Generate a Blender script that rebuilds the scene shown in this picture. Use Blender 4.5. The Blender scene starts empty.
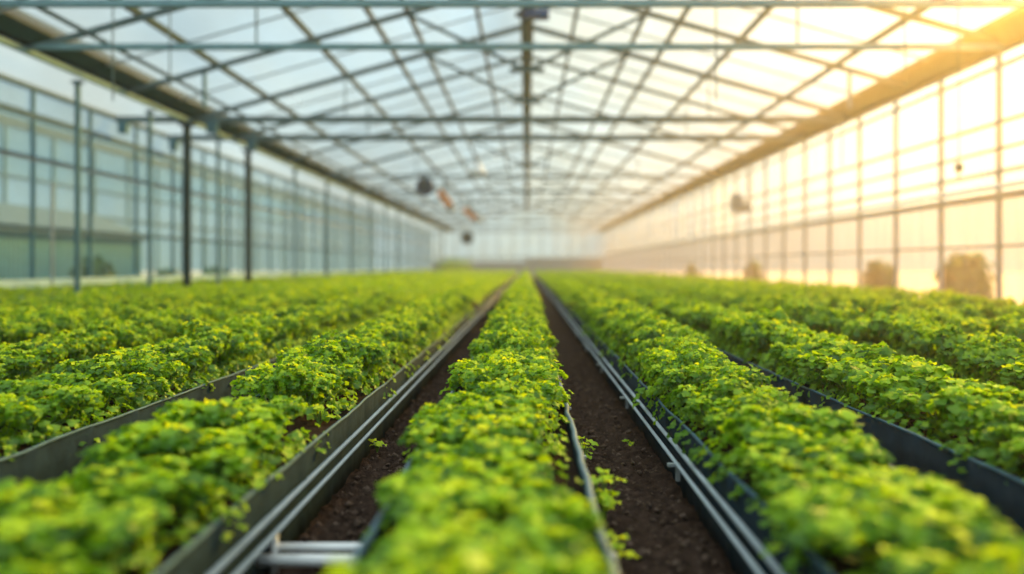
import bpy, math, random
import numpy as np
from mathutils import Vector, noise

sc = bpy.context.scene
COL = sc.collection
rng = random.Random(7)
CAMZ = 0.84
F = 800.0


# ------------------------------------------------------------------ helpers
class MB:
    def __init__(s):
        s.v, s.f = [], []

    def box(s, a, b):
        x0, y0, z0 = a
        x1, y1, z1 = b
        n = len(s.v)
        s.v += [(x0, y0, z0), (x1, y0, z0), (x1, y1, z0), (x0, y1, z0), (x0, y0, z1), (x1, y0, z1), (x1, y1, z1), (x0, y1, z1)]
        s.f += [(n, n + 3, n + 2, n + 1), (n + 4, n + 5, n + 6, n + 7), (n, n + 1, n + 5, n + 4), (n + 1, n + 2, n + 6, n + 5), (n + 2, n + 3, n + 7, n + 6), (n + 3, n, n + 4, n + 7)]
        return s

    def bar(s, p, q, w, h, up=(0, 0, 1)):
        """rectangular bar from p to q, w across, h along up"""
        p, q = Vector(p), Vector(q)
        d = (q - p).normalized()
        u = Vector(up)
        u = u - d * u.dot(d)
        if u.length < 1e-4:
            u = Vector((0, 1, 0)) - d * d.y
        u.normalize()
        r = d.cross(u)
        n = len(s.v)
        for c in (p, q):
            for a, b in ((-1, -1), (1, -1), (1, 1), (-1, 1)):
                s.v.append(tuple(c + r * (a * w / 2) + u * (b * h / 2)))
        s.f += [(n + 3, n + 2, n + 1, n), (n + 4, n + 5, n + 6, n + 7)]
        for i in range(4):
            j = (i + 1) % 4
            s.f.append((n + i, n + j, n + 4 + j, n + 4 + i))
        return s

    def tube(s, pts, rad, sides=8, cap=True):
        pts = [Vector(p) for p in pts]
        rads = rad if isinstance(rad, (list, tuple)) else [rad] * len(pts)
        n = len(s.v)
        for i, p in enumerate(pts):
            d = (pts[min(i + 1, len(pts) - 1)] - pts[max(i - 1, 0)]).normalized()
            u = Vector((0, 0, 1)) if abs(d.z) < .9 else Vector((1, 0, 0))
            a = d.cross(u).normalized()
            b = a.cross(d)
            for k in range(sides):
                t = 2 * math.pi * k / sides
                s.v.append(tuple(p + (a * math.cos(t) + b * math.sin(t)) * rads[i]))
        for i in range(len(pts) - 1):
            for k in range(sides):
                k2 = (k + 1) % sides
                s.f.append((n + i * sides + k, n + i * sides + k2, n + (i + 1) * sides + k2, n + (i + 1) * sides + k))
        if cap:
            s.f.append(tuple(n + k for k in range(sides))[::-1])
            m = n + (len(pts) - 1) * sides
            s.f.append(tuple(m + k for k in range(sides)))
        return s

    def lathe(s, prof, sides=20, axis='z', c=(0, 0, 0)):
        n = len(s.v)
        for (r, z) in prof:
            for k in range(sides):
                t = 2 * math.pi * k / sides
                a, b = r * math.cos(t), r * math.sin(t)
                v = (a, b, z) if axis == 'z' else (a, z, b)
                s.v.append((v[0] + c[0], v[1] + c[1], v[2] + c[2]))
        for i in range(len(prof) - 1):
            for k in range(sides):
                k2 = (k + 1) % sides
                s.f.append((n + i * sides + k, n + i * sides + k2, n + (i + 1) * sides + k2, n + (i + 1) * sides + k))
        return s

    def mesh(s, name, mat, smooth=False):
        m = bpy.data.meshes.new(name)
        m.from_pydata(s.v, [], s.f)
        m.materials.append(mat)
        if smooth:
            m.polygons.foreach_set('use_smooth', [True] * len(m.polygons))
        m.update()
        return m

    def build(s, name, mat, parent=None, smooth=False):
        return put(name, s.mesh(name, mat, smooth), parent)


def put(name, mesh, parent=None, loc=(0, 0, 0)):
    o = bpy.data.objects.new(name, mesh)
    COL.objects.link(o)
    o.location = loc
    if parent is not None:
        o.parent = parent
    return o


def tag(o, label=None, cat=None, group=None, kind=None):
    if label: o['label'] = label
    if cat: o['category'] = cat
    if group: o['group'] = group
    if kind: o['kind'] = kind
    return o


def empty(name, loc=(0, 0, 0), **k):
    o = bpy.data.objects.new(name, None)
    COL.objects.link(o)
    o.location = loc
    o.empty_display_size = .1
    return tag(o, **k)


ORD = 'first second third fourth fifth sixth seventh eighth ninth tenth eleventh twelfth thirteenth fourteenth fifteenth sixteenth seventeenth eighteenth nineteenth'.split()
TENS = {20: 'twenty', 30: 'thirty', 40: 'forty', 50: 'fifty', 60: 'sixty'}


def ordinal(i):           # 0 -> first
    n = i + 1
    if n < 20: return ORD[n - 1]
    t = n // 10 * 10
    if n == t: return {20: 'twentieth', 30: 'thirtieth', 40: 'fortieth', 50: 'fiftieth', 60: 'sixtieth'}[t]
    return TENS[t] + '-' + ORD[n - t - 1]


# ------------------------------------------------------------------ materials
def newmat(name):
    m = bpy.data.materials.new(name)
    m.use_nodes = True
    nt = m.node_tree
    nt.nodes.clear()
    out = nt.nodes.new('ShaderNodeOutputMaterial')
    return m, nt, out


def N(nt, t, **k):
    n = nt.nodes.new(t)
    for a, b in k.items():
        if a in n.inputs: n.inputs[a].default_value = b
        else: setattr(n, a, b)
    return n


def paint(name, col, rough=.5, metal=0., var=.12, scale=8., bump=0., bscale=60., spec=.5):
    m, nt, out = newmat(name)
    p = N(nt, 'ShaderNodeBsdfPrincipled')
    p.inputs['Roughness'].default_value = rough
    p.inputs['Metallic'].default_value = metal
    p.inputs['Specular IOR Level'].default_value = spec
    tc = N(nt, 'ShaderNodeTexCoord')
    nz = N(nt, 'ShaderNodeTexNoise')
    nz.inputs['Scale'].default_value = scale
    nz.inputs['Detail'].default_value = 4
    nt.links.new(tc.outputs['Object'], nz.inputs['Vector'])
    r = N(nt, 'ShaderNodeValToRGB')
    r.color_ramp.elements[0].position = .3
    r.color_ramp.elements[1].position = .7
    r.color_ramp.elements[0].color = tuple(c * (1 - var) for c in col) + (1,)
    r.color_ramp.elements[1].color = tuple(min(1, c * (1 + var)) for c in col) + (1,)
    nt.links.new(nz.outputs['Fac'], r.inputs['Fac'])
    nt.links.new(r.outputs['Color'], p.inputs['Base Color'])
    if bump:
        n2 = N(nt, 'ShaderNodeTexNoise')
        n2.inputs['Scale'].default_value = bscale
        n2.inputs['Detail'].default_value = 6
        nt.links.new(tc.outputs['Object'], n2.inputs['Vector'])
        b = N(nt, 'ShaderNodeBump')
        b.inputs['Strength'].default_value = bump
        b.inputs['Distance'].default_value = .02
        nt.links.new(n2.outputs['Fac'], b.inputs['Height'])
        nt.links.new(b.outputs['Normal'], p.inputs['Normal'])
    nt.links.new(p.outputs['BSDF'], out.inputs['Surface'])
    return m


def leafmat(name, lo, mid, hi, trans=.57, gloss=.025):
    m, nt, out = newmat(name)
    geo = N(nt, 'ShaderNodeNewGeometry')
    oi = N(nt, 'ShaderNodeObjectInfo')
    add = N(nt, 'ShaderNodeMath', operation='MULTIPLY_ADD')
    nt.links.new(oi.outputs['Random'], add.inputs[0])
    add.inputs[1].default_value = .3
    mul = N(nt, 'ShaderNodeMath', operation='MULTIPLY')
    nt.links.new(geo.outputs['Random Per Island'], mul.inputs[0])
    mul.inputs[1].default_value = .75
    nt.links.new(mul.outputs[0], add.inputs[2])
    r = N(nt, 'ShaderNodeValToRGB')
    e = r.color_ramp.elements
    e[0].position, e[0].color = 0., lo + (1,)
    e[1].position, e[1].color = 1., hi + (1,)
    x = e.new(.5)
    x.color = mid + (1,)
    nt.links.new(add.outputs[0], r.inputs['Fac'])
    d = N(nt, 'ShaderNodeBsdfDiffuse')
    t = N(nt, 'ShaderNodeBsdfTranslucent')
    g = N(nt, 'ShaderNodeBsdfGlossy')
    g.inputs['Roughness'].default_value = .38
    g.inputs['Color'].default_value = (.75, .95, .8, 1)
    hs = N(nt, 'ShaderNodeMixRGB', blend_type='MULTIPLY')
    hs.inputs['Fac'].default_value = 1.
    hs.inputs['Color2'].default_value = (1.5, 1.25, .45, 1)
    nt.links.new(r.outputs['Color'], hs.inputs['Color1'])
    nt.links.new(r.outputs['Color'], d.inputs['Color'])
    nt.links.new(hs.outputs['Color'], t.inputs['Color'])
    m1 = N(nt, 'ShaderNodeMixShader')
    m1.inputs[0].default_value = trans
    nt.links.new(d.outputs[0], m1.inputs[1])
    nt.links.new(t.outputs[0], m1.inputs[2])
    m2 = N(nt, 'ShaderNodeMixShader')
    m2.inputs[0].default_value = gloss
    nt.links.new(m1.outputs[0], m2.inputs[1])
    nt.links.new(g.outputs[0], m2.inputs[2])
    nt.links.new(m2.outputs[0], out.inputs['Surface'])
    return m


def glass(name, clear=.72, tint=(.93, .97, .98), body=(.85, .9, .92), trans=.7, scale=1.2, spread=.12, stretch=(1, 1, 1)):
    """dusty horticultural glazing: clear pane with a diffusing film of dirt and condensation"""
    m, nt, out = newmat(name)
    tc = N(nt, 'ShaderNodeTexCoord')
    mp = N(nt, 'ShaderNodeMapping')
    mp.inputs['Scale'].default_value = stretch
    nt.links.new(tc.outputs['Object'], mp.inputs['Vector'])
    nz = N(nt, 'ShaderNodeTexNoise')
    nz.inputs['Scale'].default_value = scale
    nz.inputs['Detail'].default_value = 5
    nt.links.new(mp.outputs['Vector'], nz.inputs['Vector'])
    mr = N(nt, 'ShaderNodeMapRange')
    mr.inputs['From Min'].default_value = .3
    mr.inputs['From Max'].default_value = .7
    mr.inputs['To Min'].default_value = 1 - clear - spread
    mr.inputs['To Max'].default_value = 1 - clear + spread
    nt.links.new(nz.outputs['Fac'], mr.inputs['Value'])
    tr = N(nt, 'ShaderNodeBsdfTransparent')
    tr.inputs['Color'].default_value = tint + (1,)
    tl = N(nt, 'ShaderNodeBsdfTranslucent')
    tl.inputs['Color'].default_value = body + (1,)
    df = N(nt, 'ShaderNodeBsdfDiffuse')
    df.inputs['Color'].default_value = body + (1,)
    a = N(nt, 'ShaderNodeMixShader')
    a.inputs[0].default_value = trans
    nt.links.new(df.outputs[0], a.inputs[1])
    nt.links.new(tl.outputs[0], a.inputs[2])
    b = N(nt, 'ShaderNodeMixShader')
    nt.links.new(mr.outputs[0], b.inputs[0])
    nt.links.new(tr.outputs[0], b.inputs[1])
    nt.links.new(a.outputs[0], b.inputs[2])
    nt.links.new(b.outputs[0], out.inputs['Surface'])
    return m


M = {}
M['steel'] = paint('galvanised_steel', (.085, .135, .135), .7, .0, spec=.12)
M['darksteel'] = paint('dark_steel_and_shade', (.013, .036, .037), .8, .0, spec=.05)  # dark steel; on the shaded slope its darkness is painted shade
M['alu'] = paint('aluminium', (.30, .35, .36), .5, .3)
M['shadesteel'] = paint('steel_cool_shade', (.065, .16, .195), .7, .0, spec=.1)  # steel of the shaded side, cool shade put into the colour
M['white'] = paint('white_enamel', (.72, .76, .78), .35)
M['pipe'] = paint('pipe_enamel', (.36, .43, .46), .4, spec=.3)
M['liner'] = paint('liner_film', (.0115, .025, .035), .85, 0, .25, 14, .25, 25, .03)
M['rim'] = paint('liner_edge', (.055, .115, .14), .6, 0, .2, 20, spec=.1)
M['soil'] = paint('soil', (.038, .025, .019), .95, 0, .55, 30, .8, 120, .05)
M['clod'] = paint('soil_crumb', (.095, .068, .053), .95, 0, .5, 40, .5, 200, .05)
M['peat'] = paint('peat', (.016, .011, .008), .95, 0, .4, 30, .8, 120, .05)
M['gravel'] = paint('pale_gravel', (.50, .47, .43), .9, 0, .2, 3, .3, 60)
M['leaf'] = leafmat('leaf_green', (.028, .10, .008), (.115, .285, .008), (.28, .49, .010))
M['young'] = leafmat('leaf_lime', (.24, .45, .012), (.38, .58, .015), (.55, .66, .02), .5)
M['stem'] = paint('stem_green', (.16, .30, .05), .5)
M['bush'] = leafmat('bush_leaf', (.02, .07, .015), (.04, .12, .02), (.08, .18, .03), .3, .03)
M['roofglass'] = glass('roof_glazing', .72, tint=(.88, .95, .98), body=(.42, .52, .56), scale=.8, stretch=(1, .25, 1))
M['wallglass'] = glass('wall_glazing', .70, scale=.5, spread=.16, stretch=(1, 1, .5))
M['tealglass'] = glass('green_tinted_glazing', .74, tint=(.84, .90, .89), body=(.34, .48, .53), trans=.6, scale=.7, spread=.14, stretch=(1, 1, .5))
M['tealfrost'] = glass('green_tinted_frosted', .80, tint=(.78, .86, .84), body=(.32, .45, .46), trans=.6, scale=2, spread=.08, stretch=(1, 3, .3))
M['frost'] = glass('frosted_panel', .50, tint=(.9, .94, .93), body=(.66, .74, .72), trans=.7, scale=2, spread=.06, stretch=(1, 3, .3))
M['blue'] = paint('blue_enamel', (.008, .07, .22), .5)
M['orange'] = paint('orange_enamel', (.60, .24, .09), .5)
M['teal'] = paint('teal_enamel', (.02, .13, .18), .4)
M['grey'] = paint('grey_panel', (.25, .26, .25), .7)
M['black'] = paint('dark_rubber', (.02, .025, .03), .5)
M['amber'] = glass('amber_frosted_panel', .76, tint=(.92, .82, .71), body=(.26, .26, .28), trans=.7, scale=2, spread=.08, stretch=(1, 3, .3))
M['coolglass'] = glass('cool_gable_glazing', .84, tint=(.88, .95, .97), body=(.30, .42, .46), trans=.5, scale=.6, spread=.1)
M['kerb'] = paint('kerb_white_cool_shade', (.34, .55, .60), .5, spec=.2)  # white rail, blued so that cool shade sits in the colour
M['nextglass'] = glass('neighbour_glazing', .80, tint=(.82, .90, .90), body=(.22, .36, .42), trans=.5, scale=.7, spread=.12)
M['gutter'] = paint('gutter_steel_shaded', (.006, .024, .024), .9, 0, spec=.0)  # shaded gutter steel, darkened in colour to stand for shade
M['pale'] = paint('pale_blue_steel', (.16, .30, .34), .6, spec=.2)
M['railshade'] = paint('rail_steel_cool_shade', (.040, .090, .145), .7, spec=.05)  # low red in the colour paints cool shade on the rails
M['shedroof'] = paint('shed_roof', (.065, .115, .155), .8, spec=.05)
M['shed'] = paint('shed_cladding', (.10, .24, .29), .8, spec=.05)
M['hose'] = paint('hose_rubber', (.09, .15, .185), .5, spec=.12)

# ------------------------------------------------------------------ dimensions
ZEND = 67.0
Z0 = -3.0                       # the house reaches behind the camera
XL, XR = -8.0, 6.45             # outer glass walls
GL, GR = -6.5, 6.25             # gutter lines
EAVE = CAMZ + 2.95
APEX = CAMZ + 4.78
SLOPE = (APEX - EAVE) / 6.5


def roofz(x):
    return APEX - .282 * abs(x)


# ------------------------------------------------------------------ setting
def soil_h(x, y):
    p = Vector((x * 7, y * 7, 0))
    h = noise.noise(p) * .020 + noise.noise(p * 2.7) * .016 + (.5 - abs(noise.noise(p * 4.6))) * .040 + abs(noise.noise(p * 10)) * .020 - .018
    return h - .006


def make_floor():
    xs = [-9, -6, -3, -1.6] + list(np.arange(-.80, .66, .0135)) + [1.4, 3, 5, 7]
    ys = [-4, 0, .5] + list(np.arange(.95, 7.0, .0135)) + list(np.arange(7.0, 14, .06)) + list(np.arange(14, ZEND + 1, 4.0))
    v, f = [], []
    for y in ys:
        for x in xs:
            z = soil_h(x, y) if (-.85 < x < .7 and .9 < y < 14) else 0.
            v.append((float(x), float(y), z))
    nx = len(xs)
    for j in range(len(ys) - 1):
        for i in range(nx - 1):
            f.append((j * nx + i, j * nx + i + 1, (j + 1) * nx + i + 1, (j + 1) * nx + i))
    m = bpy.data.meshes.new('floor')
    m.from_pydata(v, [], f)
    m.materials.append(M['soil'])
    m.polygons.foreach_set('use_smooth', [True] * len(f))
    tag(put('floor', m), 'dark brown crumbly soil floor between the planted troughs', 'soil floor', kind='structure')


make_floor()

# loose soil crumbs in the two aisles by the camera
mb = MB()
for i in range(5200):
    y = 1.2 + 6.5 * rng.random() ** 1.6
    x = rng.uniform(-.70, -.36) if rng.random() < .5 else rng.uniform(.19, .55)
    r = .003 + .015 * rng.random() ** 4
    z = soil_h(x, y) + r * .3
    n = len(mb.v)
    q = [(1, 0, 0), (-1, 0, 0), (0, 1, 0), (0, -1, 0), (0, 0, 1), (0, 0, -1)]
    a = rng.uniform(0, 6.28)
    for d in q:
        k = r * rng.uniform(.7, 1.4)
        mb.v.append((x + (d[0] * math.cos(a) - d[1] * math.sin(a)) * k, y + (d[0] * math.sin(a) + d[1] * math.cos(a)) * k, z + d[2] * k * .8))
    for t in ((0, 2, 4), (2, 1, 4), (1, 3, 4), (3, 0, 4), (2, 0, 5), (1, 2, 5), (3, 1, 5), (0, 3, 5)):
        mb.f.append(tuple(n + k for k in t))
tag(mb.build('dirt', M['clod'], None, True), 'loose crumbs of dark soil scattered over the two aisles', 'soil', kind='stuff')

g = MB().box((-60, -20, -.3), (XL - .02, 120, -.02)).box((XR + .02, -20, -.3), (60, 120, -.02)).box((XL - .02, ZEND + .02, -.3), (XR + .02, 120, -.02))
tag(g.build('ground_outside', M['gravel']), 'pale gravel ground outside the glass walls', 'ground', kind='structure')

# ceiling: glazed roof slopes, glazing bars as children
rf = MB()
for s, xe in ((-1, GL), (1, GR)):
    n = len(rf.v)
    rf.v += [(0, Z0, APEX), (xe, Z0, roofz(xe)), (xe, ZEND, roofz(xe)), (0, ZEND, APEX)]
    rf.f.append((n, n + 1, n + 2, n + 3))
n = len(rf.v)
rf.v += [(GL - .25, Z0, EAVE + .06), (XL, Z0, EAVE - .06), (XL, ZEND, EAVE - .06), (GL - .25, ZEND, EAVE + .06)]
rf.f.append((n, n + 1, n + 2, n + 3))
ceil_o = tag(rf.build('ceiling', M['roofglass']), 'pitched glass roof of the greenhouse', 'glass roof', kind='structure')
y = 8.2
while y < ZEND:
    for xe in (GL, GR):
        MB().bar((0, y, APEX - .015), (xe, y, roofz(xe) - .015), .022, .03, (0, 0, 1)).build('glazing_bar', M['alu'], ceil_o)
    y += 1.25 if y < 20 else 2.5


def side_wall(name, x, top, label, split_z, first, step, rails, thick, gm, fm, mm):
    w = MB()
    n = len(w.v)
    w.v += [(x, Z0, split_z), (x, ZEND, split_z), (x, ZEND, top), (x, Z0, top)]
    w.f.append((0, 1, 2, 3))
    o = tag(w.build(name, gm), label, 'glass wall', kind='structure')
    p = MB()
    p.v += [(x, Z0, .0), (x, ZEND, .0), (x, ZEND, split_z), (x, Z0, split_z)]
    p.f.append((0, 1, 2, 3))
    lp = p.build('lower_panel', fm, o)
    lp['label'] = 'frosted lower panels of the glass wall'
    yy = first
    i = 0
    inn = -1 if x > 0 else 1
    me = MB().box((min(0, inn * .06), -thick / 2, 0), (max(0, inn * .06), thick / 2, top)).mesh('mullion', mm)
    while yy < ZEND:
        put('mullion', me, o, (x + inn * .004, yy, 0))
        yy += step
    for z, r in rails:
        MB().box((x + min(inn * .01, inn * .07), Z0, z - r), (x + max(inn * .01, inn * .07), ZEND, z + r)).build('rail', M['railshade'] if x < 0 else mm, o)  # left rails take the copy with shade in its colour
    return o


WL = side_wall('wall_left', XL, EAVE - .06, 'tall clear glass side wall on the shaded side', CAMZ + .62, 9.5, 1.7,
               [(EAVE - .08, .045), (CAMZ + 2.42, .05), (CAMZ + 1.75, .02), (CAMZ + .62, .03)], .036, M['tealglass'], M['tealfrost'], M['shadesteel'])
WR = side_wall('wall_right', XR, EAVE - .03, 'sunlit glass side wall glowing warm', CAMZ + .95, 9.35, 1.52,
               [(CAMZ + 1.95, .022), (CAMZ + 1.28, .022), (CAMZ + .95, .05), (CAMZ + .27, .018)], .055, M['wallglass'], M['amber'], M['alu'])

wb = MB()
wb.v += [(XL, ZEND, 0), (XR, ZEND, 0), (XR, ZEND, EAVE), (0, ZEND, APEX), (GL, ZEND, roofz(GL)), (XL, ZEND, EAVE - .06)]
wb.f.append((0, 1, 2, 3, 4, 5))
WB = tag(wb.build('wall_back', M['coolglass']), 'far glazed gable end of the greenhouse', 'gable wall', kind='structure')
for x in np.arange(-7.2, 6.4, 1.2):
    MB().box((x - .035, ZEND - .09, 0), (x + .035, ZEND - .01, min(APEX, roofz(x) if abs(x) < 6.3 else EAVE) - .02)).build('mullion', M['alu'], WB)
for z in (1.5, EAVE - .1):
    MB().box((XL, ZEND - .1, z - .05), (XR, ZEND - .02, z + .05)).build('rail', M['steel'], WB)
MB().box((-.2, ZEND - .22, 0), (XR - .1, ZEND - .12, 1.55)).build('knee_panel', M['grey'], WB)['label'] = 'low grey opaque panel along the gable'
MB().box((XL + .1, ZEND - .22, 0), (-.2, ZEND - .12, 1.2)).build('knee_panel', M['grey'], WB)['label'] = 'low grey opaque panel along the gable'

# white kerb rail at the foot of the shaded wall
tag(MB().box((XL + .10, Z0, CAMZ - .33), (XL + .22, ZEND - .4, CAMZ - .21)).build('trim_1', M['kerb']), 'white kerb rail running along the foot of the shaded wall', 'kerb rail', kind='structure')

# ------------------------------------------------------------------ gutters, ridge, purlins, columns
def gutter(x, inn, label):
    o = empty('gutter', (x, 0, EAVE), label=label, cat='gutter', group='eave gutters')
    t = .02
    b = MB()
    prof = [(inn * .27, .17), (inn * .27, .10), (inn * .14, -.10), (-inn * .14, -.10), (-inn * .20, .14)]
    inner = [(px - (inn * t if px * inn > 0 else -inn * t), pz + t) for px, pz in prof]
    ring = prof + inner[::-1]
    k = len(ring)
    for yy in (Z0, ZEND - .15):
        b.v += [(px, yy, pz) for px, pz in ring]
    for i in range(k):
        j = (i + 1) % k
        b.f.append((i, j, k + j, k + i))
    b.build('trough', M['gutter'] if inn > 0 else M['steel'], o)  # same steel gutter, shade painted into the left one
    l = MB().bar((inn * .29, Z0, .16), (inn * .29, ZEND - .15, .16), .05, .05)
    l.build('lip', M['gutter'] if inn > 0 else M['steel'], o)
    pr = .055 if inn > 0 else .03
    p = MB().tube([(inn * .02, Z0, -.11 - pr), (inn * .02, ZEND - .15, -.11 - pr)], pr, 8)
    p.build('condensate_pipe', M['pale'] if inn > 0 else M['alu'], o)
    return o


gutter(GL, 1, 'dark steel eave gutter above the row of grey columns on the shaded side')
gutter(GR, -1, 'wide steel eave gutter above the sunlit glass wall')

ro = MB().box((-.065, 6, APEX - .26), (.075, ZEND - .1, APEX - .02))
n = len(ro.v)
rd = tag(empty('ridge_beam', (0, 0, 0)), 'long steel ridge beam running down the peak of the roof', 'ridge beam')
ro.build('web', M['darksteel'], rd)
MB().box((-.12, 6, APEX - .28), (.12, ZEND - .1, APEX - .26)).build('flange', M['steel'], rd)

for k, px in enumerate((.87, 1.95, 2.5, 3.5, 5.05)):
    for s, nm in ((-1, 'shaded'), (1, 'sunlit')):
        z = roofz(px) - .07
        o = MB().bar((s * px, 6, z), (s * px, ZEND - .1, z), .055, .09).build('purlin', M['darksteel'] if s < 0 else M['steel'])  # shaded slope uses a darker copy, shade put into its colour
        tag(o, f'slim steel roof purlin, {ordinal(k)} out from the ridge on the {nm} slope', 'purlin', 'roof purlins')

# high service pipe and wire
tag(MB().tube([(-5.62, 5, CAMZ + 2.98), (-5.62, ZEND - .3, CAMZ + 2.98)], .032, 8).build('service_pipe', M['steel'], None, True),
    'thin pipe hung just inside the shaded gutter, running the whole house', 'pipe')
tag(MB().tube([(-7.55, 5, CAMZ + 1.62), (-7.55, ZEND - .3, CAMZ + 1.62)], .016, 8).build('heating_pipe', M['alu'], None, True),
    'thin pale pipe halfway up the shaded glass wall', 'pipe')


for h, x, r, mt, lb in ((1.52, 6.12, .02, 'steel', 'upper thin heating pipe strung along the sunlit glass wall'), (1.02, 6.05, .03, 'white', 'white lower heating pipe strung along the sunlit glass wall'),
                        (2.62, 6.2, .03, 'alu', 'pale pipe tucked below the sunlit gutter')):
    tag(MB().tube([(x, 5, CAMZ + h), (x, ZEND - .3, CAMZ + h)], r, 8).build('heating_pipe', M[mt], None, True), lb, 'pipe')


def truss(z, idx, tie=True, tie_left=GL + .05, web=True, hang=False):
    o = empty('roof_truss', (0, z, CAMZ), cat='roof truss', group='roof trusses',
              label=f'steel roof truss, {ordinal(idx)} from the camera under the glass roof')
    for s, xe in ((-1, GL), (1, GR)):
        MB().bar((0, 0, APEX - CAMZ - .17), (xe - s * .12, 0, roofz(xe) - CAMZ - .12), .05, .075, (0, 0, 1)).build('rafter', M['steel'], o)
    if tie:
        deep = 15 < z < 18
        MB().box((tie_left, -.035, 2.76 if deep else 2.80), (GR - .06, .035, 2.88 if deep else 2.87)).build('tie_beam', M['pale'] if z < 11 else M['steel'], o)
        if deep:
            MB().box((tie_left + .05, -.06, 2.55), (tie_left + .22, .06, 2.78)).build('end_fitting', M['shadesteel'], o)
            MB().box((-6.15, -.06, 2.55), (-5.95, .06, 2.78)).build('end_fitting', M['shadesteel'], o)
    if web:
        for s in (-1, 1):
            x1 = s * 1.95
            MB().bar((x1, 0, roofz(x1) - CAMZ - .16), (s * .06, 0, 3.18), .05, .055).build('web', M['steel'], o)
        MB().box((-.28, -.03, 3.13), (.28, .03, 3.19)).build('gusset', M['steel'], o)
    if hang:
        for s in (-1, 1):
            x1 = s * 5.2
            MB().bar((x1, 0, 2.55), (x1, 0, roofz(x1) - CAMZ - .14), .05, .05).build('strut', M['shadesteel'] if s < 0 else M['alu'], o)  # left strut coloured as if in cool shade
    elif tie:
        for s in (-1, 1):
            x1 = s * 3.5
            MB().tube([(x1, 0, 2.86), (x1, 0, roofz(x1) - CAMZ - .14)], .014, 6).build('strut', M['steel'], o)
    return o


trusses = [(8.64, True, GL + .05, False), (10.35, True, GL + .05, False), (12.9, False, 0, True), (15.4, True, XL + .1, True), (17.6, True, XL + .1, False), (21.4, False, 0, False)]
zz = 25.3
while zz < ZEND - 1.5:
    trusses.append((zz, True, GL + .05, len(trusses) % 2 == 0))
    zz += 5.2
for i, (z, t, tl, wb_) in enumerate(trusses):
    truss(z, i, t, tl, web=wb_, hang=(i == 2))


def column(x, z, i, w, mat, top, label):
    o = empty('column', (x, z, 0), label=label, cat='column', group='columns under the shaded gutter')
    MB().box((-w / 2, -w / 2, .02), (w / 2, w / 2, top)).build('post', mat, o)
    MB().box((-w, -w, 0), (w, w, .025)).build('base_plate', mat, o)
    b = MB().bar((0, 0, top - .02), (0, 0, top + .02), w * 2.2, w * 1.8)
    b.build('cap_plate', mat, o)
    return o


thick = [15.3, 18.65]
zz = 22.4
while zz < ZEND - 2:
    thick.append(zz)
    zz += 3.6
for i, z in enumerate(thick):
    column(GL, z, i, .115 if i < 2 else .075, M['darksteel'] if i < 2 else M['shadesteel'], EAVE - .25,
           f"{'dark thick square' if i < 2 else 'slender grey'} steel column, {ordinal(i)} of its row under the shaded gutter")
for i, z in enumerate((11.75, 14.0, 17.1)):
    column(GL - .1, z, i, .06, M['shadesteel'], EAVE - .25,
           ['slim grey post standing nearest the camera in the shaded column row', 'slim grey post just before the dark first square column', 'slim grey post between the two dark front columns'][i])
o = empty('marker_post', (-7.3, 12.3, 0), label='short thin pole standing by the shaded wall beyond the plants', cat='pole')
MB().tube([(0, 0, 0), (0, 0, CAMZ + 1.22)], .022, 8).build('pole', M['alu'], o)
MB().lathe([(.0, CAMZ + 1.27), (.03, CAMZ + 1.25), (.03, CAMZ + 1.2), (.022, CAMZ + 1.2)], 10).build('cap', M['alu'], o)

# ------------------------------------------------------------------ troughs
RIM = .25
ROWS = []   # key, x0, x1, phrase
ROWS.append(('C', -.345, .165, 'centre trough'))
ROWS.append(('L1', -1.22, -.712, 'first trough towards the shaded wall'))
ROWS.append(('R1', .58, 1.06, 'first trough towards the sunlit wall'))
xl = -2.10
for k in range(2, 7):
    ROWS.append((f'L{k}', xl, xl + .5, f'{ORD[k-1]} trough towards the shaded wall'))
    xl -= .87
ROWS.append(('L7', -7.45, -6.95, 'seventh trough towards the shaded wall'))
xr = 1.35
for k in range(2, 7):
    ROWS.append((f'R{k}', xr, xr + .5, f'{ORD[k-1]} trough towards the sunlit wall'))
    xr += .87
YT0, YT1 = .2, 60.0


def wav(y, seed, a):
    return a * (noise.noise(Vector((y * 2.3, seed, 0))) + .6 * noise.noise(Vector((y * 6.1, seed + 9, 0))))


def side_panel(x, sgn, near, seed, wide=False):
    """thin film wall with vertical folds; sgn = outward direction in x"""
    ys = list(np.arange(YT0, 9.0, .03)) + list(np.arange(9, YT1, 1.5)) if near else list(np.arange(YT0, 10, .12)) + list(np.arange(10, YT1 + 1, 5.))
    b = MB()
    th = .006
    for y in ys:
        y = float(y)
        wob = wav(y, seed, .009 if wide else .003) if y < 12 else 0
        fold = .013 * max(0, 1 - abs(((y + seed * .37) % .34) - .17) / .03) if near else 0
        ztop = RIM + (wav(y, seed + 3, .006) if y < 12 else 0)
        zs = (-.03, .06, .16, ztop)
        prof = [(x + sgn * (wob * (.3 + t) + fold * (.4 + .6 * t)), zs[i]) for i, t in enumerate((0, .35, .7, 1.))]
        ring = prof + [(px - sgn * th, pz) for px, pz in prof[::-1]]
        b.v += [(px, y, pz) for px, pz in ring]
    k = 8
    for j in range(len(ys) - 1):
        for i in range(k):
            i2 = (i + 1) % k
            b.f.append((j * k + i, j * k + i2, (j + 1) * k + i2, (j + 1) * k + i))
    return b


def rim_tube(x, sgn, near, seed, r, wide=False):
    ys = list(np.arange(YT0, 9.0, .06)) + list(np.arange(9, YT1, 3.)) if near else list(np.arange(YT0, 10, .2)) + list(np.arange(10, YT1 + 1, 5.))
    pts = []
    for y in ys:
        y = float(y)
        pts.append((x + sgn * (wav(y, seed, .0117 if wide else .0039) if y < 12 else 0), y, RIM + (wav(y, seed + 3, .006) if y < 12 else 0)))
    return MB().tube(pts, r, 6)


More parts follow.
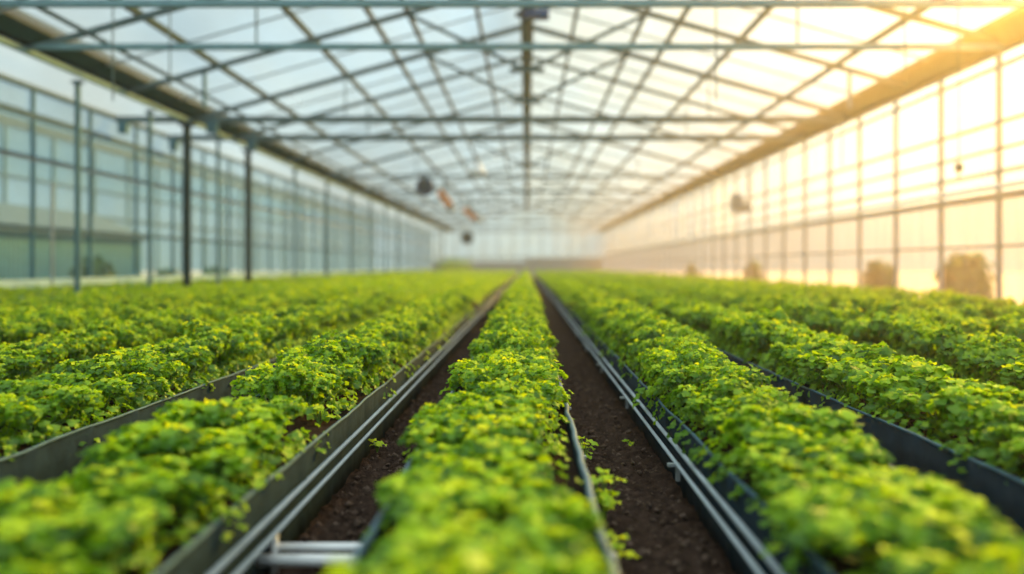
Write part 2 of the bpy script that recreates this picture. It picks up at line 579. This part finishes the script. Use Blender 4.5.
for ri, (key, x0, x1, phrase) in enumerate(ROWS):
    near = key in ('C', 'L1', 'R1', 'L2', 'R2')
    o = empty('grow_trough', (0, 0, 0), cat='planting trough', group='planting troughs',
              label='long dark film-lined planting trough, ' + ('the centre one below the camera' if key == 'C' else phrase.replace(' trough', ' one from the centre')))
    for s, x in ((-1, x0), (1, x1)):
        sp_ = side_panel(x, s, near, ri * 2.7 + s, key == 'C').build('side_panel', M['liner'], o, True)
        rim_tube(x, s, near, ri * 2.7 + s, .010 if key == 'C' else .0055, key == 'C').build('rim', M['hose'] if key == 'C' else M['rim'], sp_, True)
        if key in ('C', 'L1', 'R1'):
            dx = (.010 if key[0] == 'L' else .013) * s
            MB().tube([(x + dx, YT0, .153), (x + dx, YT1, .151)], .0085, 8).build('rail_pipe', M['pipe'], o, True)
            rp_ = MB().tube([(x + dx + .016 * s, YT0, .112), (x + dx + .016 * s, YT1, .116)], .0075, 8).build('rail_pipe', M['pipe'], o, True)
            if (key, s) in (('R1', -1), ('C', 1), ('C', -1)):
                me = None
                y = 2.02 if key != 'R1' else 1.45
                while y < 9:
                    if me is None:
                        h = MB().box((min(0, .014 * s), -.009, -.06), (max(0, .014 * s), .009, .0)).box((min(0, .045 * s), -.012, -.006), (max(0, .045 * s), .012, .004))
                        me = h.mesh('bracket', M['alu'])
                    put('bracket', me, rp_, (x + dx + .004 * s, y, .108))
                    y += 1.05 if key != 'R1' else 1.5
    # bed of peat
    b = MB()
    ys = list(np.arange(YT0, 9, .05)) + [20., 40., YT1] if near else [YT0, 20., YT1]
    xs = np.linspace(x0 + .012, x1 - .012, 12 if near else 3)
    for y in ys:
        for x in xs:
            b.v.append((float(x), float(y), RIM - .035 + (.02 * noise.noise(Vector((x * 12, y * 12, 3))) if near else 0)))
    nx = len(xs)
    for j in range(len(ys) - 1):
        for i in range(nx - 1):
            b.f.append((j * nx + i, j * nx + i + 1, (j + 1) * nx + i + 1, (j + 1) * nx + i))
    b.build('growing_medium', M['peat'], o, True)

# white support frame across the aisle
fr = empty('support_frame', (-.53, 2.15, 0), label='white tubular support frame bridging the aisle beside the centre trough', cat='support frame')
MB().tube([(-.19, .06, .062), (.19, .06, .062)], .013, 10).build('cross_tube', M['white'], fr, True)
MB().tube([(-.19, -.03, .060), (.19, -.03, .060)], .016, 10).build('cross_tube', M['white'], fr, True)
for x in (-.165, .165):
    MB().tube([(x, .05, -.01), (x, .05, .105)], .011, 10).build('leg', M['white'], fr, True)

# ------------------------------------------------------------------ plants
def leaflet(b, p, nrm, r, R, lobes=5, n=15):
    nrm = nrm.normalized()
    a = nrm.cross(Vector((R.uniform(-1, 1), R.uniform(-1, 1), R.uniform(-1, 1))))
    if a.length < 1e-3: a = nrm.orthogonal()
    a.normalize()
    c = nrm.cross(a)
    k = len(b.v)
    b.v.append(tuple(p))
    ph = R.uniform(0, 6.28)
    cup = R.uniform(-.35, .15)
    for i in range(n):
        t = 2 * math.pi * i / n
        rr = r * (1 + .20 * math.cos(lobes * t) + R.uniform(-.06, .06)) * (1 - .25 * math.cos(t))
        z = r * (cup + .30 * math.sin(lobes * t * .6 + ph) + R.uniform(-.06, .06))
        b.v.append(tuple(p + a * (rr * math.cos(t)) + c * (rr * math.sin(t)) + nrm * z))
    for i in range(n):
        b.f.append((k, k + 1 + i, k + 1 + (i + 1) % n))


def plant_meshes(seed, q0=1., cnt=72):
    R = random.Random(seed)
    fo, yo, st = MB(), MB(), MB()
    ns = 11
    for s in range(ns):
        if s == 0: rr, an = R.uniform(0, .05), R.uniform(0, 6.28)
        else: rr, an = .095 + .065 * R.random(), 2 * math.pi * (s + R.uniform(-.3, .3)) / (ns - 1)
        if s > 6: rr *= .62
        cx, cy = 1.22 * rr * math.cos(an), rr * math.sin(an)
        rs = R.uniform(.050, .080)
        cz = .17 * math.sqrt(max(0, 1 - (rr / .21) ** 2)) + R.uniform(-.035, .04)
        c = Vector((cx, cy, cz))
        base = Vector((cx * .15, cy * .15, -.02))
        mid = base.lerp(c, .5) + Vector((cx * .25, cy * .25, -.01))
        st.tube([base, mid, c + Vector((0, 0, rs * .2))], [.0045, .0038, .0025], 5, False)
        for i in range(cnt):
            d = Vector((R.gauss(0, 1), R.gauss(0, 1), R.gauss(.35, 1)))
            if d.length < .01: continue
            d.normalize()
            if d.z < -.55: d.z *= -.5
            q = c + Vector((d.x * rs, d.y * rs, d.z * rs * .85)) * R.uniform(.72, 1.08)
            q.z = max(q.z, -.05)
            nr = d * .8 + Vector((0, 0, .45)) + Vector((R.uniform(-.7, .7), R.uniform(-.7, .7), R.uniform(-.4, .4)))
            if d.z > .62 and R.random() < .55:
                leaflet(yo, q + Vector((0, 0, .006)), nr, q0 * R.uniform(.008, .013), R)
            else:
                leaflet(fo, q, nr, q0 * R.uniform(.009, .017), R)
            if i % 8 == 0:
                st.tube([c, c.lerp(q, .6) + Vector((0, 0, .004)), q], [.002, .0015, .001], 4, False)
    # low drooping leaves round the skirt
    for i in range(110):
        an = R.uniform(0, 6.28)
        rr = R.uniform(.13, .215)
        q = Vector((1.2 * rr * math.cos(an), rr * math.sin(an), R.uniform(-.04, .08)))
        leaflet(fo, q, Vector((math.cos(an), math.sin(an), .5 + R.uniform(-.4, .6))), R.uniform(.014, .022), R)
    return (fo.mesh('foliage', M['leaf'], True), yo.mesh('young_leaves', M['young'], True), st.mesh('stem', M['stem'], True), fo, yo)


PM = [plant_meshes(100 + i) for i in range(8)]
PB = [plant_meshes(200 + i, 1.65, 44) for i in range(7)]     # broader leaved plants


def hscale(z):
    return min(1.1, max(.58, .60 + (z - 1.9) * .46 / 3.2))


def in_frame(x, z):
    # canopy point near rim height
    px = 527 + F * x / z
    return -40 < px < 1064 and 266 + F * (CAMZ - RIM - .12) / z < 590


sites = []
for key, x0, x1, phrase in ROWS:
    xc = (x0 + x1) / 2
    y = 1.02 + rng.uniform(0, .15)
    k = 0
    while y < 59.5:
        gap = key == 'L1' and 2.86 < y < 3.26
        if not gap:
            w = in_frame(xc - .22 * (1 if xc > 0 else -1), y)
            sites.append(dict(key=key, x=xc + rng.uniform(-.025, .025) - (.025 if key == 'C' and y < 3.2 else .03 if key == 'R1' and y < 4 else 0), y=y, phrase=phrase, vis=w))
        y += .265 * rng.uniform(.9, 1.12)
vis = sorted([s for s in sites if s['vis']], key=lambda s: math.hypot(s['x'], s['y']))
chosen = vis[:300]
chosen_ids = {id(s) for s in chosen}
LOOK = {'C': 'bushy lime-green herb plant', 'L': 'leafy bright green herb plant', 'R': 'sun-yellowed bushy green herb plant'}
count = {}
for s in sorted(chosen, key=lambda s: (s['key'], s['y'])):
    k = s['key']
    i = count.get(k, 0)
    count[k] = i + 1
    kit = PB if (s['y'] < 2.5 or k in ('R2', 'R3', 'R4', 'R5', 'R6')) else PM
    fm, ym, sm, _, _ = kit[rng.randrange(len(kit))]
    look = LOOK[k[0]]
    o = empty('herb_plant', (s['x'], s['y'], RIM - .02), cat='plant', group='herb plants in the ' + s['phrase'],
              label=f"{look}, {ordinal(i)} along the {s['phrase']}")
    o.rotation_euler.z = rng.choice((0, math.pi)) + rng.uniform(-.35, .35)
    wd = ((.50 if s['y'] < 2.3 else .54) if k == 'C' else .54 if k in ('L1', 'L2', 'R2') else .52) / .5
    sx = rng.uniform(.92, 1.08) * wd
    o.scale = (sx, rng.uniform(.95, 1.12), hscale(s['y']) * rng.uniform(.86, 1.14))
    put('foliage', fm, o)
    put('young_leaves', ym, o)['label'] = 'pale lime young leaf tips'
    put('stem', sm, o)

# seedlings in the gap of the first trough towards the shaded wall
def seedling(loc, label, n, spread, h, seed, r=(.012, .02), name='seedling', group=None):
    R = random.Random(seed)
    o = empty(name, loc, label=label, cat='seedling', group=group)
    lf = MB()
    st = MB()
    for i in range(n):
        a = R.uniform(0, 6.28)
        d = spread * R.uniform(.2, 1)
        q = Vector((d * math.cos(a), d * math.sin(a), h * R.uniform(.4, 1)))
        st.tube([(0, 0, -.01), q * .5 + Vector((0, 0, h * .25)), q], [.003, .0022, .0015], 5, False)
        leaflet(lf, q, Vector((q.x * 3, q.y * 3, .6)) + Vector((R.uniform(-.3, .3), R.uniform(-.3, .3), 0)) * .4, R.uniform(*r), R)
    lf.build('foliage', M['young'], o, True)
    st.build('stem', M['stem'], o, True)
    return o


seedling((-.92, 3.02, RIM - .03), 'small sparse seedling in the bare gap of the film-lined trough', 16, .07, .09, 1)
seedling((-.82, 3.16, RIM - .03), 'second small seedling in the bare trough gap, by the rim', 13, .06, .07, 2)
seedling((.235, 2.55, soil_h(.235, 2.55)), 'yellow-green weed on the soil against the centre trough', 26, .075, .20, 3, (.014, .026), 'weed')
seedling((.235, 3.35, soil_h(.235, 3.35)), 'small dark weed on the soil farther along the centre trough', 16, .05, .14, 4, (.012, .018), 'weed')
seedling((.23, 2.16, soil_h(.23, 2.16)), 'low weed on the soil beside the hose of the centre trough', 16, .05, .12, 5, (.014, .022), 'weed')
seedling((-.665, 3.55, soil_h(-.665, 3.55) + .03), 'tiny sprout on dark soil under the white trough pipes', 8, .04, .05, 6, (.010, .016), 'sprout')
seedling((.49, 3.8, soil_h(.49, 3.8)), 'tiny dull sprout on soil in the sunlit aisle', 6, .03, .04, 8, (.010, .015), 'sprout')

# the remaining thousands of plants
def mass():
    V, Fc = [], []
    # leaf templates: fold each full plant into cheap leaves
    nv = 0
    R = np.random.RandomState(5)
    for s in sites:
        if id(s) in chosen_ids: continue
        x, y = s['x'], s['y']
        if not s['vis']:
            if y > 9 or abs(x) > 8 or abs(x) > y * .66 + 1.6: continue
        far = y > 22
        n = 70 if far else 130
        size = .042 if far else .030
        if y < 9: n, size = 240, .022
        # dome points with lumps
        th = R.uniform(0, 2 * math.pi, n)
        rad = np.sqrt(R.uniform(0, 1, n)) * .235
        lump = .03 * np.sin(th * 3 + R.uniform(0, 6)) * np.cos(rad * 30 + R.uniform(0, 6))
        z = .25 * np.sqrt(np.clip(1 - (rad / .245) ** 2, 0, 1)) * hscale(y) + lump + R.uniform(-.025, .03, n) + R.uniform(-.02, .03)
        cx = np.stack([x + 1.15 * rad * np.cos(th), y + rad * np.sin(th) * .85, RIM - .02 + z], 1)
        nr = np.stack([np.cos(th) * rad * 3, np.sin(th) * rad * 3, np.full(n, .55)], 1) + R.normal(0, .33, (n, 3))
        nr /= np.linalg.norm(nr, axis=1)[:, None]
        a = np.cross(nr, R.normal(0, 1, (n, 3)))
        a /= np.linalg.norm(a, axis=1)[:, None] + 1e-9
        b = np.cross(nr, a)
        sz = (size * R.uniform(.6, 1.2, n))[:, None]
        quad = np.stack([cx + a * sz, cx + b * sz * .8 + nr * sz * .25, cx - a * sz, cx - b * sz * .8 - nr * sz * .1], 1)
        V.append(quad.reshape(-1, 3))
        nv += n
    V = np.concatenate(V)
    m = bpy.data.meshes.new('foliage')
    nq = len(V) // 4
    m.vertices.add(len(V))
    m.vertices.foreach_set('co', V.astype(np.float32).ravel())
    m.loops.add(len(V))
    m.loops.foreach_set('vertex_index', np.arange(len(V), dtype=np.int32))
    m.polygons.add(nq)
    m.polygons.foreach_set('loop_start', np.arange(0, len(V), 4, dtype=np.int32))
    m.polygons.foreach_set('loop_total', np.full(nq, 4, dtype=np.int32))
    m.materials.append(M['farleaf'])
    m.update()
    m.validate()
    return m


M['farleaf'] = leafmat('leaf_far', (.06, .19, .012), (.17, .36, .012), (.36, .54, .014))
tag(put('crop_foliage', mass()), 'unbroken green canopy of far herb plants filling every trough to the gable', 'crop', kind='stuff')

# ------------------------------------------------------------------ hanging equipment
def at(px, py, z):
    return ((px - 527) * z / F, z, CAMZ + (266 - py) * z / F)


def fan(loc, r, label, mat):
    o = empty('circulation_fan', loc, label=label, cat='fan', group='circulation fans')
    MB().lathe([(r * .92, -.12), (r, -.14), (r, .14), (r * .92, .12), (r * .9, -.12)], 24, 'y').build('housing', mat, o, True)
    MB().lathe([(r * .9, .06), (r * .5, .075), (0, .08), (0, .10), (r * .5, .095), (r * .92, .08)], 24, 'y').build('back_cover', mat, o, True)
    MB().lathe([(0, -.06), (r * .25, -.05), (r * .25, .10), (0, .12)], 16, 'y').build('motor', mat, o, True)
    for k in range(5):
        a = 2 * math.pi * k / 5
        MB().bar((r * .2 * math.cos(a), 0, r * .2 * math.sin(a)), (r * .86 * math.cos(a), .02, r * .86 * math.sin(a)), r * .34, .012, (0, 1, .5)).build('blade', M['black'], o)
    for k in range(6):
        a = math.pi * k / 6
        MB().bar((-r * .95 * math.cos(a), -.13, -r * .95 * math.sin(a)), (r * .95 * math.cos(a), -.13, r * .95 * math.sin(a)), .012, .012).build('guard_bar', M['steel'], o)
    for s in (-1, 1):
        MB().tube([(s * r * .7, 0, r * .6), (s * r * .7, 0, CAMZ + 2.82 - loc[2])], .012, 6).build('hanger_rod', M['steel'], o)
    return o


fan(at(425, 187, 25.4), .28, 'dark blue drum fan hanging from the trusses down the house', M['blue'])
fan(at(467, 238, 41.0), .33, 'teal drum fan hung low near the far gable', M['teal'])


def heater(loc, label, tilt, rod_top, ln):
    o = empty('unit_heater', loc, label=label, cat='heater', group='orange heaters')
    o.rotation_euler.y = 0
    d = Vector((math.cos(tilt), 0, -math.sin(tilt)))
    MB().bar(-d * ln, d * ln, .24, .24).build('casing', M['orange'], o)
    MB().tube([d * ln, d * (ln + .16)], [.10, .13], 14).build('outlet', M['alu'], o, True)
    MB().bar(-d * (ln + .07), -d * ln, .18, .18).build('end_box', M['white'], o)
    MB().bar((-.0, 0, .1), (-.0, 0, rod_top - loc[2]), .07, .07).build('hanger', M['steel'], o)
    return o


heater(at(445, 199, 25.4), 'slanted orange heater hanging beside the dark blue fan', .95, CAMZ + 2.8, .30)
heater(at(470, 214, 30.5), 'slanted orange heater hanging farther down, below a white lamp', .75, CAMZ + 2.8, .30)

lo = at(477, 170, 28.05)
o = empty('grow_lamp', lo, label='white reflector lamp hung high beside the ridge', cat='lamp')
MB().lathe([(.10, .20), (.16, .16), (.34, -.16), (.33, -.17), (.15, .13), (0, .17)], 20).build('reflector', M['white'], o, True)
MB().lathe([(0, .38), (.09, .37), (.09, .19), (0, .18)], 14).build('ballast', M['alu'], o, True)
MB().lathe([(0, -.12), (.05, -.09), (.06, -.02), (.03, .1), (.03, .16)], 12).build('bulb', M['white'], o, True)
MB().tube([(0, 0, .36), (0, 0, roofz(lo[0]) - .1 - lo[2])], .01, 6).build('cable', M['black'], o)

vm = empty('vent_motor', (.16, 13.8, APEX - .44), label='small dark gearbox fixed to the ridge beam overhead', cat='motor')
MB().box((-.22, -.12, -.07), (.22, .12, .07)).build('gearbox', M['blue'], vm)
MB().tube([(-.36, 0, 0), (-.22, 0, 0)], .05, 12).build('motor', M['darksteel'], vm, True)
MB().box((-.08, -.04, .07), (-.02, .04, .2)).build('bracket', M['steel'], vm)

# box and sensor on the sunlit wall
bx = at(746, 206, 22.6)
o = empty('control_box', (XR - .25, bx[1], bx[2]), label='small drab box mounted on the sunlit glass wall', cat='control box')
MB().box((-.42, -.16, -.16), (.10, .16, .08)).build('case', M['grey'], o)
MB().box((-.42, -.13, .08), (-.14, .13, .32)).build('upper_case', M['grey'], o)
MB().tube([(.04, 0, .08), (.04, 0, EAVE - .3 - bx[2])], .015, 6).build('conduit', M['steel'], o)
sx = at(958, 168, 11.3)
o = empty('sensor', (XR - .35, 11.3, sx[2]), label='little sensor hanging on a wire before the sunlit glass', cat='sensor')
MB().lathe([(0, .08), (.05, .07), (.055, -.03), (.03, -.06), (0, -.06)], 12).build('housing', M['steel'], o, True)
MB().tube([(0, 0, -.06), (0, 0, -.16)], .012, 6).build('probe', M['darksteel'], o)
MB().tube([(0, 0, .07), (0, 0, EAVE - .3 - sx[2])], .007, 6).build('wire', M['darksteel'], o)

# thin hanging wires
for i, (x, y, z) in enumerate(((113, -30, 9.2), (170, -10, 10.3), (716, -30, 9.2), (905, -10, 10.3), (842, 0, 15.4), (958, 30, 9.6))):
    p = at(x, y, z)
    zt = roofz(p[0]) - .03
    zb = CAMZ + (2.3 if i % 2 else 1.9)
    o = MB().tube([(p[0], p[1], zb), (p[0], p[1], zt)], .009, 6).build('hanging_wire', M['steel'])
    tag(o, ['thin wire dropping by the service pipe on the shaded side', 'second thin wire dropping past the shaded purlins', 'thin wire dropping under the sunlit slope near the ridge',
            'thin wire dropping against the sunlit gutter', 'thin wire dropping from a truss above the sunlit rows', 'outermost thin wire beside the sunlit glass'][i], 'wire', 'hanging wires')

# ------------------------------------------------------------------ outside
def bush(loc, rx, ry, h, label, seed, n=700, boxy=False, mat='bush'):
    R = random.Random(seed)
    o = empty('shrub', loc, label=label, cat='shrub', group='shrubs outside the glass')
    b = MB()
    for i in range(n):
        d = Vector((R.gauss(0, 1), R.gauss(0, 1), R.gauss(0, 1))).normalized()
        if boxy:
            mx = max(abs(d.x), abs(d.y), abs(d.z))
            d = d.lerp(d / mx, .7)
        k = R.uniform(.55, 1.05) * (1 + .15 * math.sin(d.x * 9 + seed) * math.sin(d.y * 8))
        q = Vector((d.x * rx * k, d.y * ry * k, h * .5 + d.z * h * .5 * k))
        q.z = max(q.z, .03)
        leaflet(b, q, d + Vector((R.uniform(-.5, .5), R.uniform(-.5, .5), R.uniform(-.2, .6))), R.uniform(.05, .085), R, 5, 8)
    b.build('foliage', M[mat], o, True)
    MB().tube([(0, 0, -.03), (.02, 0, h * .3), (0, 0, h * .6)], [.05, .04, .02], 8).build('stem', M['grey'], o)
    return o


p = at(90, 270, 17.2)
bush((-9.3, 17.2, -.02), .45, .5, 1.02, 'round dark shrub outside the shaded glass wall', 1)
bush((-9.2, 20.4, -.02), .35, .6, .8, 'low shrub outside the shaded wall behind the first dark column', 2, 450)
bush((-9.2, 23.6, -.02), .35, .8, .82, 'low shrub outside the shaded wall past the second dark column', 3, 450)
bush((-9.2, 13.6, -.02), .3, .7, .72, 'lowest shrub outside the shaded wall near the marker pole', 4, 400)
bush((7.6, 13.9, -.02), .36, .36, 1.05, 'squarish shrub outside the sunlit glass, the largest there', 5, 700, True)
bush((7.5, 17.0, -.02), .33, .4, .98, 'rounded shrub outside the sunlit glass', 6, 500)
bush((7.5, 26.5, -.02), .3, .4, 1.0, 'small shrub far along outside the sunlit glass', 7, 350)
bush((7.4, 36, -.02), .3, .6, 1.0, 'faintest shrub outside the sunlit glass near the gable', 8, 300)
# crop of tall pot plants by the gable
bush((-5.9, 64.2, 0), 1.4, .5, 1.45, 'low green hedge before the far gable', 9, 700, True, 'leaf')

# low outbuilding beyond the shaded wall
sh = empty('shed', (-12.5, 17.0, 0), label='low pale corrugated outbuilding beyond the shaded glass wall', cat='outbuilding')
w = MB()
ys = np.arange(-16, 6.01, .08)
for j, yy in enumerate(ys):
    xo = .025 * (j % 2)
    w.v += [(1.4 + xo, float(yy), -.02), (1.4 + xo, float(yy), CAMZ + .85)]
for j in range(len(ys) - 1):
    w.f.append((2 * j, 2 * j + 2, 2 * j + 3, 2 * j + 1))
w.box((-1.4, -16, -.02), (1.38, 6, CAMZ + .84))
w.build('wall', M['shed'], sh)
r = MB()
r.v += [(1.6, -16.2, CAMZ + .82), (1.6, 6.2, CAMZ + .82), (0, 6.2, CAMZ + 1.5), (0, -16.2, CAMZ + 1.5), (-1.6, -16.2, CAMZ + .82), (-1.6, 6.2, CAMZ + .82),
        (1.6, -16.2, CAMZ + .74), (1.6, 6.2, CAMZ + .74), (-1.6, -16.2, CAMZ + .74), (-1.6, 6.2, CAMZ + .74)]
r.f += [(0, 1, 2, 3), (3, 2, 5, 4), (0, 6, 7, 1), (4, 5, 9, 8), (1, 7, 9, 5, 2), (0, 3, 4, 8, 6), (6, 8, 9, 7)]
r.build('roof', M['shedroof'], sh)

# neighbouring glasshouse beyond the outbuilding
gh = empty('greenhouse', (-17.5, 30, 0), label='neighbouring glasshouse behind the low outbuilding, seen through the shaded wall', cat='greenhouse')
w = MB()
w.v += [(4.2, -24, 0), (4.2, 40, 0), (4.2, 40, CAMZ + 3.7), (4.2, -24, CAMZ + 3.7)]
w.f.append((0, 1, 2, 3))
w.build('glass_wall', M['nextglass'], gh)
w = MB()
w.v += [(4.2, -24, CAMZ + 3.7), (4.2, 40, CAMZ + 3.7), (0, 40, CAMZ + 5.4), (0, -24, CAMZ + 5.4), (-4.2, 40, CAMZ + 3.7), (-4.2, -24, CAMZ + 3.7)]
w.f += [(0, 1, 2, 3), (3, 2, 4, 5)]
w.build('glass_roof', M['nextglass'], gh)
me = MB().box((4.2, -.04, 0), (4.28, .04, CAMZ + 3.7)).mesh('mullion', M['shadesteel'])
yy = -16.
while yy < 36:
    put('mullion', me, gh, (0, yy, 0))
    yy += 2.1
for z, r in ((CAMZ + 3.7, .13), (CAMZ + 2.3, .04), (CAMZ + 1.5, .05)):
    MB().box((4.21, -24, z - r), (4.3, 40, z + r)).build('rail', M['railshade'], gh)

# ------------------------------------------------------------------ haze
hz = MB()
prof = [(XL + .05, .3), (XR - .05, .3), (XR - .05, EAVE - .05), (0, APEX - .05), (GL, EAVE - .1), (XL + .05, EAVE - .12)]
for yy in (Z0 + .1, ZEND - .3):
    hz.v += [(x, yy, z) for x, z in prof]
hz.f += [(0, 1, 2, 3, 4, 5), (11, 10, 9, 8, 7, 6)]
for i in range(6):
    j = (i + 1) % 6
    hz.f.append((i, 6 + i, 6 + j, j))
m, nt, out = newmat('haze_sun_glow')
vs = N(nt, 'ShaderNodeVolumeScatter')
vs.inputs['Density'].default_value = .0050
vs.inputs['Anisotropy'].default_value = .83
# density and orange tint rise toward the sunlit wall to paint the sun's glow
tc = N(nt, 'ShaderNodeTexCoord')
sp = N(nt, 'ShaderNodeSeparateXYZ')
nt.links.new(tc.outputs['Object'], sp.inputs[0])
md = N(nt, 'ShaderNodeMapRange', interpolation_type='SMOOTHSTEP')
md.inputs['From Min'].default_value = 0.3
md.inputs['From Max'].default_value = 6.5
md.inputs['To Min'].default_value = .0040
md.inputs['To Max'].default_value = .0205
nt.links.new(sp.outputs[0], md.inputs[0])
nt.links.new(md.outputs[0], vs.inputs['Density'])
hc = N(nt, 'ShaderNodeValToRGB')
hc.color_ramp.elements[0].position, hc.color_ramp.elements[0].color = .0045, (.97, .99, 1, 1)
hc.color_ramp.elements[1].position, hc.color_ramp.elements[1].color = .0205, (1, .66, .30, 1)
nt.links.new(md.outputs[0], hc.inputs['Fac'])
nt.links.new(hc.outputs['Color'], vs.inputs['Color'])
nt.links.new(vs.outputs[0], out.inputs['Volume'])
tag(hz.build('haze', m), 'thin haze through the house with orange sun glow tinted in by the sunlit wall', 'haze', kind='stuff')

# ------------------------------------------------------------------ light
AZ, EL = math.radians(37), math.radians(25)
SUN = Vector((math.sin(AZ) * math.cos(EL), math.cos(AZ) * math.cos(EL), math.sin(EL)))
L = bpy.data.lights.new('sun', 'SUN')
L.energy = 17.0
L.angle = math.radians(12)
L.color = (1, .54, .09)
lo = bpy.data.objects.new('sun', L)
COL.objects.link(lo)
lo.rotation_euler = (-SUN).to_track_quat('-Z', 'Y').to_euler()
lo.location = (20, 30, 20)

W = bpy.data.worlds.new('sky')
sc.world = W
W.use_nodes = True
nt = W.node_tree
nt.nodes.clear()
out = nt.nodes.new('ShaderNodeOutputWorld')
bg = N(nt, 'ShaderNodeBackground')
tc = N(nt, 'ShaderNodeTexCoord')
sep = N(nt, 'ShaderNodeSeparateXYZ')
nt.links.new(tc.outputs['Generated'], sep.inputs[0])
ramp = N(nt, 'ShaderNodeValToRGB')
e = ramp.color_ramp.elements
e[0].position, e[0].color = 0., (.50, .64, .66, 1)
e[1].position, e[1].color = 1., (2.2, 2.35, 2.35, 1)
x = e.new(.12); x.color = (.56, .72, .76, 1)
x = e.new(.36); x.color = (.62, .83, .93, 1)
x = e.new(.55); x.color = (1.3, 1.45, 1.5, 1)
nt.links.new(sep.outputs[2], ramp.inputs[0])
nz = N(nt, 'ShaderNodeTexNoise')
nz.inputs['Scale'].default_value = 5.0
nz.inputs['Detail'].default_value = 5
nt.links.new(tc.outputs['Generated'], nz.inputs['Vector'])
mr = N(nt, 'ShaderNodeMapRange')
mr.inputs['From Min'].default_value = .35
mr.inputs['From Max'].default_value = .7
mr.inputs['To Min'].default_value = .82
mr.inputs['To Max'].default_value = 1.35
nt.links.new(nz.outputs['Fac'], mr.inputs[0])
mulc = N(nt, 'ShaderNodeVectorMath', operation='SCALE')
nt.links.new(ramp.outputs[0], mulc.inputs[0])
nt.links.new(mr.outputs[0], mulc.inputs['Scale'])
dot = N(nt, 'ShaderNodeVectorMath', operation='DOT_PRODUCT')
nt.links.new(tc.outputs['Generated'], dot.inputs[0])
dot.inputs[1].default_value = SUN
glow = N(nt, 'ShaderNodeValToRGB')
g = glow.color_ramp.elements
g[0].position, g[0].color = .79, (0, 0, 0, 1)
g[1].position, g[1].color = 1., (2.2, 1.5, .75, 1)
x = g.new(.87); x.color = (.34, .23, .09, 1)
x = g.new(.93); x.color = (1.0, .66, .28, 1)
nt.links.new(dot.outputs['Value'], glow.inputs[0])
ad = N(nt, 'ShaderNodeVectorMath', operation='ADD')
nt.links.new(mulc.outputs[0], ad.inputs[0])
nt.links.new(glow.outputs[0], ad.inputs[1])
nt.links.new(ad.outputs[0], bg.inputs['Color'])
bg.inputs['Strength'].default_value = 1.0
nt.links.new(bg.outputs[0], out.inputs['Surface'])

# ------------------------------------------------------------------ camera
cam = bpy.data.cameras.new('camera')
co = bpy.data.objects.new('camera', cam)
COL.objects.link(co)
co.location = (0, 0, CAMZ)
co.rotation_euler = (math.radians(90), 0, 0)
cam.sensor_width = 36
cam.lens = 36 * F / 1024
cam.shift_x = -15 / 1024
cam.shift_y = -21 / 1024
cam.clip_start = .05
cam.clip_end = 300
cam.dof.use_dof = True
cam.dof.focus_distance = 3.5
cam.dof.aperture_fstop = .64
sc.camera = co

sc.view_settings.view_transform = 'Standard'
sc.view_settings.look = 'None'
sc.view_settings.exposure = 0.0
sc.view_settings.gamma = 1
sc.view_settings.use_curve_mapping = False
sc.cycles.max_bounces = 8
sc.cycles.transparent_max_bounces = 16
sc.cycles.sample_clamp_indirect = 6
